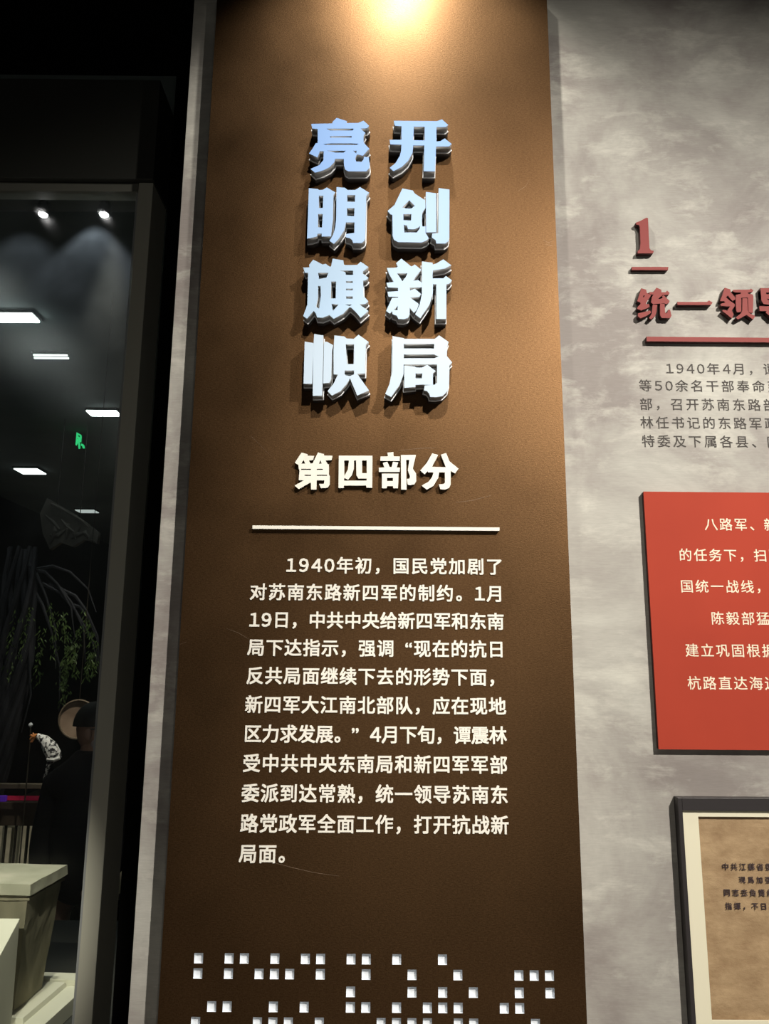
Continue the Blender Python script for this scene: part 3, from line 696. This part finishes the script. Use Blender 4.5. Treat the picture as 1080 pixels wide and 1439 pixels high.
Nb = atZ(29, 1411, zb_); Rb = atZ(75.5, 1371, zb_)
e1 = (Vector((Rt.x-Nt.x, Rt.y-Nt.y)))
L1 = e1.length; e1n = e1.normalized(); e2n = Vector((-e1n.y, e1n.x))
def rect(o, u0, u1, v0, v1, z):
    return [Vector((o.x+e1n.x*a_+e2n.x*b__, o.y+e1n.y*a_+e2n.y*b__, z)) for a_, b__ in ((u0,v0),(u1,v0),(u1,v1),(u0,v1))]
W_ = L1*1.25
tp = 0.034
t = empty('stone_measure', (Nt.x, Nt.y+0.15, zb_)); tag(t, 'dark tapering square stone vessel with pale rim slab, inside the case at lower left', 'stone vessel')
def rough_prism(r0, r1, n, amp, seed, name):
    bm = prism_bm(r0, r1)
    bmesh.ops.subdivide_edges(bm, edges=list(bm.edges), cuts=n, use_grid_fill=True)
    for v in bm.verts:
        v.co += Vector((mnoise.noise(v.co*18+Vector((seed,0,0))), mnoise.noise(v.co*18+Vector((0,seed,0))), mnoise.noise(v.co*18+Vector((0,0,seed)))))*amp
    return bm_mesh(name, bm)
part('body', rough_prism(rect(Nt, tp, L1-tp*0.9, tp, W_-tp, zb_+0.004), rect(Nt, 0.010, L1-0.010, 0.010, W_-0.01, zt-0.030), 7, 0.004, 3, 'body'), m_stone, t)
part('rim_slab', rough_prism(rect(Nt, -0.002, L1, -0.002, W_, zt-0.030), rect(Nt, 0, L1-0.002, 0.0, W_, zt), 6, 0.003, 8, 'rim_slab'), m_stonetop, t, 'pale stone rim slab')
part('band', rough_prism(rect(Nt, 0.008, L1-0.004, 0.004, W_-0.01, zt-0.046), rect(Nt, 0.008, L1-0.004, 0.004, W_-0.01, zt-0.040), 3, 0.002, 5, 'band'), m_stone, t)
# white plinth: tray-like base, same orientation as the stone
t = empty('white_plinth', (Nt.x, Nt.y+0.15, 0.45)); tag(t, 'cream white plinth with a stepped top under the dark stone vessel', 'plinth')
zz = zb_-0.001
part('block', bm_mesh('block', prism_bm(rect(Nt, -0.02, L1+0.09, -0.075, W_+0.05, 0.451), rect(Nt, -0.02, L1+0.09, -0.075, W_+0.05, zz-0.014)), 0.001), m_plinth, t)
part('top_step', bm_mesh('top_step', prism_bm(rect(Nt, 0.0, L1+0.03, -0.015, W_+0.03, zz-0.014), rect(Nt, 0.004, L1+0.026, -0.011, W_+0.026, zz)), 0.0008), m_plinth, t)
part('corner_block', bm_mesh('corner_block', prism_bm(rect(Nt, L1+0.035, L1+0.088, -0.074, 0.25, zz-0.0139), rect(Nt, L1+0.035, L1+0.088, -0.074, 0.25, zz+0.004)), 0.0008), m_plinth, t)
# label stand with sloping top
Rr = atY(28, 1290.5, 0.43); Nn = atY(-8, 1358, 0.305)
d = Vector((-1, 0.0, 0)).normalized()*0.4
ringt = [Nn, Rr, Rr+d, Nn+d]; ringb = [Vector((p_.x+(0.004 if k in (0,1) else 0), p_.y, 0.452)) for k, p_ in enumerate(ringt)]
o = link('label_stand', bm_mesh('label_stand', prism_bm([q-Vector((Rr.x-0.2, Rr.y, 0.452)) for q in ringb], [q-Vector((Rr.x-0.2, Rr.y, 0.452)) for q in ringt]), 0.0015), m_plinth, loc=(Rr.x-0.2, Rr.y, 0.452))
lamp('case_front_fill', 'SPOT', (-0.7, -2.6, 3.3), (Rr.x-0.08, Rr.y, 0.66), 620, (1.0,0.96,0.82), 0.02, 12, 0.8)  # unseen lamp added to brighten the label stand and stone
tag(o, 'cream white block with bright top in front of the dark stone vessel', 'stand')
lamp('case_downlight', 'SPOT', (gx1-0.06, CY+0.05, hz0-0.08), (gx1-0.12, 0.44, 0.8), 95, (1.0,0.97,0.82), 0.02, 34, 0.8)


# ------------------------------------------------------------------ shapes in the glass built as hall objects: railing, belt, person, hat, sleeve, tree
m_iron = mat('dark_iron', (0.02,0.016,0.010), 0.6)
m_rail = mat('dull_wood_rail', (0.10,0.085,0.06), 0.6)
RY = 2.6
t = empty('railing', atY(45, 1180, RY)*1.0); t.location.z = HALL_FLOOR
tag(t, 'dark iron railing with wooden handrail behind the stone vessel', 'railing')
xr0 = atY(-60, 1110, RY).x; xr1 = atY(150, 1110, RY).x
def zat(y): return atY(45, y, RY).z
part('handrail', box('handrail', xr0, xr1, RY-0.02, RY+0.02, zat(1108), zat(1101), 0.003), m_rail, t)
part('middle_board', box('middle_board', xr0, xr1, RY-0.015, RY+0.015, zat(1160), zat(1127), 0.003), mat('brown_board', (0.05,0.035,0.022), 0.7), t)
part('bottom_rail', box('bottom_rail', xr0, xr1, RY-0.012, RY+0.012, zat(1330), zat(1324), 0.002), m_iron, t)
for x in (-30, -10, 6, 20.5, 37, 53, 68, 83, 99):
    a = atY(x, 1190, RY)
    part('baluster', box('baluster', a.x-0.0055, a.x+0.0055, RY-0.006, RY+0.006, HALL_FLOOR+0.001, zat(1160)-0.0005), m_iron, t)
for x in (-45, 108):
    a = atY(x, 1190, RY)
    part('rail_post', box('rail_post', a.x-0.02, a.x+0.02, RY+0.0155, RY+0.05, HALL_FLOOR+0.001, zat(1108)), m_iron, t)
o = link('barrier_belt', box('b', xr0, xr1, -0.002, 0.002, -0.012, 0.012), mat('red_belt_glow', (0.45,0.015,0.05), 0.6, emit=(0.45,0.01,0.06), estr=0.10), loc=(0, RY-0.05, zat(1119.5)))  # belt material carries a faint emission of its own
tag(o, 'red glowing belt stretched along the railing behind the glass', 'barrier belt')
pe = atY(6, 1119.5, RY)
tag(link('belt_reel', box('b2', -0.045, 0.045, -0.01, 0.01, -0.016, 0.016, 0.003), mat('violet_reel_glow', (0.10,0.03,0.40), 0.5, emit=(0.12,0.02,0.5), estr=0.15), loc=(pe.x, RY-0.067, zat(1119.5))), 'small violet reel at the left end of the red belt', 'belt reel')  # faint emission gives the violet piece its glow
# rocks / low ledge beyond the railing
bm = bmesh.new(); bmesh.ops.create_icosphere(bm, subdivisions=3, radius=1.0)
for v in bm.verts: v.co = Vector((v.co.x*0.42, v.co.y*0.3, v.co.z*0.11))*(1+0.25*mnoise.noise(v.co*2.2))
o = link('boulder', bm_mesh('boulder', bm), m_stone, loc=(-3.35, 5.0, HALL_FLOOR+0.06)); tag(o, 'low dark boulder lying on the sandy floor behind the railing', 'rock')
# small white stool
sp = atZ(18, 1168, HALL_FLOOR+0.40)
t = empty('stool', (sp.x, 3.4, HALL_FLOOR)); tag(t, 'small pale stool standing behind the dark railing', 'stool')
sp = atY(20, 1158, 3.4)
part('seat', box('seat', sp.x-0.05, sp.x+0.06, 3.35, 3.5, sp.z-0.012, sp.z, 0.003), m_mat, t)
for dx in (-0.045, 0.055):
    for dy in (0.0, 0.13):
        part('leg', box('leg', sp.x+dx-0.007, sp.x+dx+0.007, 3.355+dy, 3.369+dy, HALL_FLOOR+0.0005, sp.z-0.0125), m_mat, t)

# person: dark jacket, seen from behind the shoulder, facing right
PY = 1.8
hd = atY(131, 1026, PY); gx = hd.x
def skin_figure(name, joints, edges, mt, parent=None, sub=2, root=0):
    me = bpy.data.meshes.new(name); me.from_pydata([j[0] for j in joints], edges, [])
    o = bpy.data.objects.new(name, me); COL.objects.link(o)
    sk = o.modifiers.new('skin', 'SKIN'); ss = o.modifiers.new('sub', 'SUBSURF'); ss.levels = sub; ss.render_levels = sub
    sk.use_smooth_shade = True
    for i, j in enumerate(joints):
        r_ = j[1]; me.skin_vertices[0].data[i].radius = r_ if hasattr(r_, '__len__') else (r_, r_)
        me.skin_vertices[0].data[i].use_root = (i == root)
    bpy.context.view_layer.update()
    m2 = bpy.data.meshes.new_from_object(o.evaluated_get(bpy.context.evaluated_depsgraph_get()))
    bpy.data.objects.remove(o)
    m2.materials.clear()
    for p_ in m2.polygons: p_.use_smooth = True
    if parent: return part(name, m2, mt, parent)
    return link(name, m2, mt)
person = empty('person', (gx, PY, HALL_FLOOR)); tag(person, 'person in a black jacket and trousers standing behind the glass, face turned right', 'person')
m_skin = mat('skin', (0.36,0.20,0.14), 0.55)
m_cloth = mat('black_jacket_cloth', (0.014,0.012,0.012), 0.9, spec=0.2)
m_cloth2 = mat('maroon_black_lining', (0.04,0.012,0.012), 0.9)
m_hair = mat('black_hair', (0.010,0.009,0.008), 0.7)
H0 = HALL_FLOOR; s = 0.965
def P3(x, y, z): return (gx+x*s, PY+y*s, H0+z*s)
J = [ (P3(0,0,0.92), (0.09,0.08)), (P3(0,0,1.10), (0.135,0.105)), (P3(0,0.01,1.28), (0.15,0.11)), (P3(0,0,1.40), (0.10,0.075)), (P3(0,0,1.47), (0.055,0.055)), (P3(0.012,0,1.54), (0.06,0.068)), (P3(0.012,0,1.63), (0.068,0.085)),
      (P3(-0.14,0,1.33), 0.05), (P3(-0.19,-0.01,1.08), 0.042), (P3(-0.12,-0.16,0.92), 0.034), (P3(-0.09,-0.22,0.90), 0.026),
      (P3(0.14,0,1.33), 0.05), (P3(0.19,-0.01,1.08), 0.042), (P3(0.12,-0.16,0.92), 0.034), (P3(0.09,-0.22,0.90), 0.026),
      (P3(-0.09,0,0.80), 0.05), (P3(-0.10,-0.01,0.48), 0.062), (P3(-0.10,0.02,0.10), 0.045), (P3(-0.10,-0.10,0.04), 0.035),
      (P3(0.09,0,0.80), 0.05), (P3(0.10,-0.01,0.48), 0.062), (P3(0.10,0.02,0.10), 0.045), (P3(0.10,-0.10,0.04), 0.035)]
E = [(0,1),(1,2),(2,3),(3,4),(4,5),(5,6),(3,7),(7,8),(8,9),(9,10),(3,11),(11,12),(12,13),(13,14),(0,15),(15,16),(16,17),(17,18),(0,19),(19,20),(20,21),(21,22)]
skin_figure('body', J, E, m_skin, person)
JK = [ (P3(0,0,0.78), (0.17,0.15)), (P3(0,0,1.08), (0.185,0.14)), (P3(0,0.01,1.28), (0.165,0.13)), (P3(0,0,1.40), (0.12,0.10)), (P3(0,0,1.47), (0.085,0.085)), (P3(0,0,1.51), (0.082,0.082)),
      (P3(-0.15,0,1.33), 0.08), (P3(-0.19,-0.01,1.07), 0.066), (P3(-0.13,-0.15,0.93), 0.052), (P3(0.15,0,1.33), 0.08), (P3(0.19,-0.01,1.07), 0.066), (P3(0.13,-0.15,0.93), 0.052)]
skin_figure('jacket', JK, [(0,1),(1,2),(2,3),(3,4),(4,5),(3,6),(6,7),(7,8),(3,9),(9,10),(10,11)], m_cloth, person)
TR = [(P3(0,0,0.90),(0.17,0.14)), (P3(-0.085,0,0.78),0.125), (P3(-0.10,-0.01,0.46),0.078), (P3(-0.10,0.02,0.10),0.062), (P3(0.085,0,0.78),0.125), (P3(0.10,-0.01,0.46),0.078), (P3(0.10,0.02,0.10),0.062)]
skin_figure('trousers', TR, [(0,1),(1,2),(2,3),(0,4),(4,5),(5,6)], m_cloth, person)
for sx_ in (-0.10, 0.10):
    bm = bmesh.new(); bmesh.ops.create_uvsphere(bm, u_segments=14, v_segments=8, radius=1.0)
    for v in bm.verts: v.co = Vector(P3(sx_, -0.05, 0.046)) + Vector((v.co.x*0.052, v.co.y*0.13, max(v.co.z, -0.95)*0.046))
    part('shoe', bm_mesh('shoe', bm), m_cloth, person)
# head: skull, hair cap with fringe, ear, nose, mask, glasses (face turned to +x)
hc = Vector(P3(0.012, 0, 1.60))
def blob(name, c, r, mt, par, cut=None, sub=3, label=None):
    bm = bmesh.new(); bmesh.ops.create_icosphere(bm, subdivisions=sub, radius=1.0)
    if cut: bmesh.ops.delete(bm, geom=[v for v in bm.verts if cut(v.co)], context='VERTS')
    for v in bm.verts: v.co = c + Vector((v.co.x*r[0], v.co.y*r[1], v.co.z*r[2]))
    for f in bm.faces: f.smooth = True
    return part(name, bm_mesh(name, bm), mt, par, label)
head = blob('head', hc, (0.088, 0.076, 0.112), m_skin, person)
hair = blob('hair', hc+Vector((-0.008,0,0.012)), (0.098, 0.086, 0.112), m_hair, person, cut=lambda c: (c.z < -0.25) or (c.x > 0.55 and c.z < 0.35))
blob('ear', hc+Vector((-0.004,-0.083,-0.022)), (0.016, 0.011, 0.028), m_skin, person)
blob('nose', hc+Vector((0.092,0,-0.016)), (0.018, 0.012, 0.018), m_skin, person)
for dy in (-0.03, 0.03):
    blob('eye', hc+Vector((0.078,dy,0.004)), (0.010, 0.012, 0.008), m_hair, person, sub=2)
blob('mask', hc+Vector((0.036,0,-0.058)), (0.064, 0.073, 0.050), mat('pale_face_mask', (0.42,0.33,0.30), 0.8), person, label='pale face mask')
bm = tube_bm([hc+Vector((0.0,-0.081,0.0)), hc+Vector((0.06,-0.078,0.004)), hc+Vector((0.095,-0.055,0.004)), hc+Vector((0.100,0.0,0.004)), hc+Vector((0.095,0.055,0.004))], 0.003, seg=6)
part('glasses', bm_mesh('glasses', bm), mat('glasses_wire', (0.5,0.5,0.5), 0.2, 0.9), person)

# round straw hat / tray behind the head
hp = atY(109, 1011, 2.2); rr = 26.0/1081*4.15
m_straw = noise_color(mat('pale_woven_straw', (0.4,0.3,0.22), 0.8), (0.26,0.18,0.125), (0.42,0.31,0.225), nscale=14)
t = empty('woven_tray', hp); tag(t, 'round pale woven tray hanging behind the head of the person', 'tray')
part('disc', bm_mesh('disc', lathe_bm([(rr*0.3,0.010),(rr*0.93,0.004),(rr*0.93,0.016),(rr*0.3,0.02)], hp, 'Y', 32)), m_straw, t)
bm = bmesh.new(); n_ = 36
tube_bm([hp+Vector((math.cos(2*math.pi*k/n_)*rr*0.97, 0, math.sin(2*math.pi*k/n_)*rr*0.97)) for k in range(n_+1)], 0.006, bm, seg=8)
part('rim', bm_mesh('rim', bm), mat('dark_rim', (0.16,0.12,0.08), 0.7), t)
part('cord', bm_mesh('cord', tube_bm([hp+Vector((0,0.005,rr)), (hp.x, hp.y+0.005, HC)], 0.002, seg=6)), m_iron, t)

# patterned sleeve with orange hand
SY = 2.42
def sp3(x, y, dy=0.0): return tuple(atY(x, y, SY+dy))
t = empty('patterned_sleeve', atY(66, 1090, SY)); tag(t, 'black and white patterned sleeve with an orange hand, reaching out left of the black jacket', 'garment')
m_pat = noise_color(mat('patterned_cloth', (0.6,0.6,0.6), 0.8), (0.02,0.02,0.025), (0.85,0.86,0.85), nscale=55, detail=3, lo=0.44, hi=0.52)
m_pat.node_tree.nodes['Principled BSDF']
bm = tube_bm([sp3(52,1033), sp3(62,1040), sp3(70,1050), sp3(76,1062), sp3(80,1068)], [0.012,0.028,0.040,0.040,0.028], seg=12)
part('sleeve', bm_mesh('sleeve', bm), m_pat, t)
bm = tube_bm([sp3(71,1066,-0.02), sp3(68,1076,-0.02), sp3(65,1086,-0.01), sp3(61,1097,0)], [0.014,0.012,0.009,0.005], seg=8)
part('hanging_strip', bm_mesh('hanging_strip', bm), m_pat, t)
bm = tube_bm([sp3(66,1067,-0.03), sp3(76,1068,-0.035), sp3(84,1065,-0.03)], [0.008,0.010,0.009], seg=8)
part('cuff', bm_mesh('cuff', bm), mat('white_cuff', (0.85,0.86,0.85), 0.6), t, 'white cuff')
m_orange = mat('orange_hand', (0.80,0.30,0.08), 0.5)
bm = tube_bm([sp3(52,1033), sp3(48,1035), sp3(46,1036)], [0.010,0.012,0.009], seg=8)
for q in ([(47,1035),(44,1033),(42,1034)], [(46,1036),(43,1037),(42,1039)], [(47,1037),(45,1040),(43,1043)], [(48,1037),(46,1041),(45,1043)], [(48,1034),(47,1031),(46,1030)]):
    tube_bm([sp3(*k) for k in q], [0.0055,0.0045,0.003], bm, seg=6)
part('hand', bm_mesh('hand', bm), m_orange, t, 'orange hand with spread fingers')
# slim pale figure-topped finial on a thin stick held in front of the railing
q0 = atY(43, 1019, SY+0.05)
t = empty('finial_stick', (q0.x, q0.y, HALL_FLOOR)); tag(t, 'thin dark stick with a small pale knob above the orange hand', 'stick')
part('shaft', bm_mesh('shaft', tube_bm([(q0.x+0.012, q0.y, HALL_FLOOR+0.0005), (q0.x+0.006, q0.y, q0.z-0.06), (q0.x, q0.y, q0.z-0.012)], 0.004, seg=8)), m_iron, t)
part('knob', bm_mesh('knob', lathe_bm([(0.003,-0.012),(0.007,-0.008),(0.012,0.0),(0.009,0.009),(0.002,0.014)], q0, 'Z', 12)), m_tile, t)

# tree: twisted trunk, hanging sprays
TY = 3.1
t = empty('tree', (atY(45, 1000, TY).x, TY, HALL_FLOOR)); tag(t, 'dark tree with ropy trunk and hanging green sprays behind the glass', 'tree')
m_bark = noise_color(mat('dark_bark', (0.05,0.045,0.05), 0.8), (0.02,0.020,0.026), (0.07,0.068,0.08), scale=(1,1,0.2), nscale=20, detail=6, bump=0.6)
m_leaf = noise_color(mat('dark_green_leaf', (0.05,0.09,0.03), 0.45), (0.06,0.12,0.03), (0.20,0.30,0.08), nscale=10)
bx = atY(12, 1000, TY)
for k in range(9):
    ph = k*0.7; pts = []; rads = []
    for q in range(15):
        z = HALL_FLOOR-0.001+q*0.185
        sp_ = 0.055+0.05*max(0, (6-q))/6 + 0.022*max(0, q-9)
        sp_ = min(sp_, 0.075); pts.append((bx.x-0.022*max(0, 9-q)+math.cos(ph+q*0.22)*sp_+0.03*math.sin(q*0.8+k), TY+math.sin(ph+q*0.22)*sp_, z)); rads.append(0.045-0.0022*q)
    part('trunk_strand', bm_mesh('trunk_strand', tube_bm(pts, rads, seg=8)), m_bark, t)
random.seed(3)
for (x, y, dx, dy_) in ((45,800,60,95), (38,790,40,150), (50,800,85,60), (60,820,80,130), (30,820,-30,80), (48,830,35,170), (70,820,50,110), (90,830,50,110), (100,850,36,90), (40,900,-10,130)):
    a = atY(x, y, TY); b_ = atY(x+dx, y+dy_, TY-0.05); mid = (a+b_)/2+Vector((0.02, 0, 0.12))
    pts = [a, (a+mid)/2+Vector((0,0,0.03)), mid, (mid+b_)/2+Vector((0.03,0,0.02)), b_]
    part('branch', bm_mesh('branch', tube_bm(pts, [0.013,0.011,0.008,0.006,0.003], seg=6)), m_bark, t)
bm = bmesh.new()
def leaf(c, d, l, w):
    d = d.normalized(); n_ = d.cross(Vector((random.uniform(-1,1), 1, random.uniform(-1,1)))).normalized()
    v = [bm.verts.new(c), bm.verts.new(c+d*l*0.5+n_*w), bm.verts.new(c+d*l), bm.verts.new(c+d*l*0.5-n_*w)]
    bm.faces.new(v)
sprays = [(96,905,88,990,120), (100,900,106,950,70), (92,925,84,965,60), (128,915,122,955,70), (134,905,130,948,60), (112,880,100,930,60), (60,880,50,960,60), (70,850,80,920,70), (118,860,134,905,60), (40,850,30,930,50), (20,860,10,960,60), (85,860,95,900,60)]
for x0_, y0_, x1_, y1_, n_ in sprays:
    for k in range(n_):
        f_ = k/n_
        c = atY(x0_+(x1_-x0_)*f_+random.gauss(0,3.2), y0_+(y1_-y0_)*f_+random.gauss(0,3), TY-0.08+random.uniform(-0.12,0.12))
        leaf(c, Vector((random.uniform(-0.9,0.9), random.uniform(-0.4,0.4), -0.9)), random.uniform(0.018,0.04), 0.0045)
o = part('foliage', bm_mesh('foliage', bm), m_leaf, t); o['kind'] = 'stuff'
# tilted stone relief with carved strokes
BY = 4.6
t = empty('carved_relief', atY(98, 735, BY)); tag(t, 'dim grey carved relief slab tilted in the dark hall above the tree', 'relief')
m_rel = noise_color(mat('grey_relief_stone', (0.14,0.13,0.115), 0.9), (0.09,0.085,0.075), (0.17,0.155,0.135), nscale=7, bump=0.4)
W = [[[(p_.x, p_.z) for p_ in (atY(x, y, BY) for x, y in ((66,700),(80,708),(104,722),(126,738),(138,748),(136,764),(118,758),(102,768),(84,762),(70,772),(60,750),(56,722)))]]]
part('slab', outline_mesh('slab', W, BY, BY+0.06), m_rel, t)
random.seed(11)
for (x0_, y0_, x1_, y1_) in ((72,708,98,722),(98,722,124,741),(64,724,84,744),(86,730,110,752),(96,736,92,758),(112,740,106,758),(120,746,128,760),(70,752,92,744),(76,738,70,764),(100,756,118,748),(128,746,134,762)):
    a = atY(x0_, y0_, BY-0.012); b_ = atY(x1_, y1_, BY-0.012); m_ = (a+b_)/2+Vector((random.uniform(-.03,.03), -0.01, random.uniform(-.03,.03)))
    part('carved_ridge', bm_mesh('carved_ridge', tube_bm([a, m_, b_], [0.010,0.018,0.008], seg=6)), m_rel, t)
for x in (80, 112):
    q_ = atY(x, 712 if x == 80 else 730, BY+0.03)
    part('hanger_rod', bm_mesh('hanger_rod', tube_bm([q_, (q_.x, q_.y, HC-0.0005)], 0.004, seg=6)), m_iron, t)
# unseen spots added to brighten the relief, tree, floor and tray
lamp('relief_fill', 'SPOT', (-1.5, 3.4, 3.5), (-1.75, 4.6, 2.3), 14, (1.0,0.93,0.8), 0.03, 40, 0.8)
lamp('diorama_fill', 'SPOT', (-1.35, 2.2, 3.4), (-1.7, 3.0, 1.3), 36, (1.0,0.95,0.8), 0.03, 50, 0.8)
tg = atZ(50, 1185, HALL_FLOOR)
lamp('diorama_floor_fill', 'SPOT', (tg.x+0.3, tg.y-0.6, 3.4), tuple(tg), 260, (1.0,0.93,0.78), 0.05, 60, 0.8)
lamp('tray_fill', 'SPOT', (-1.15, 1.5, 3.2), tuple(hp), 120, (1.0,0.9,0.75), 0.02, 26, 0.8)
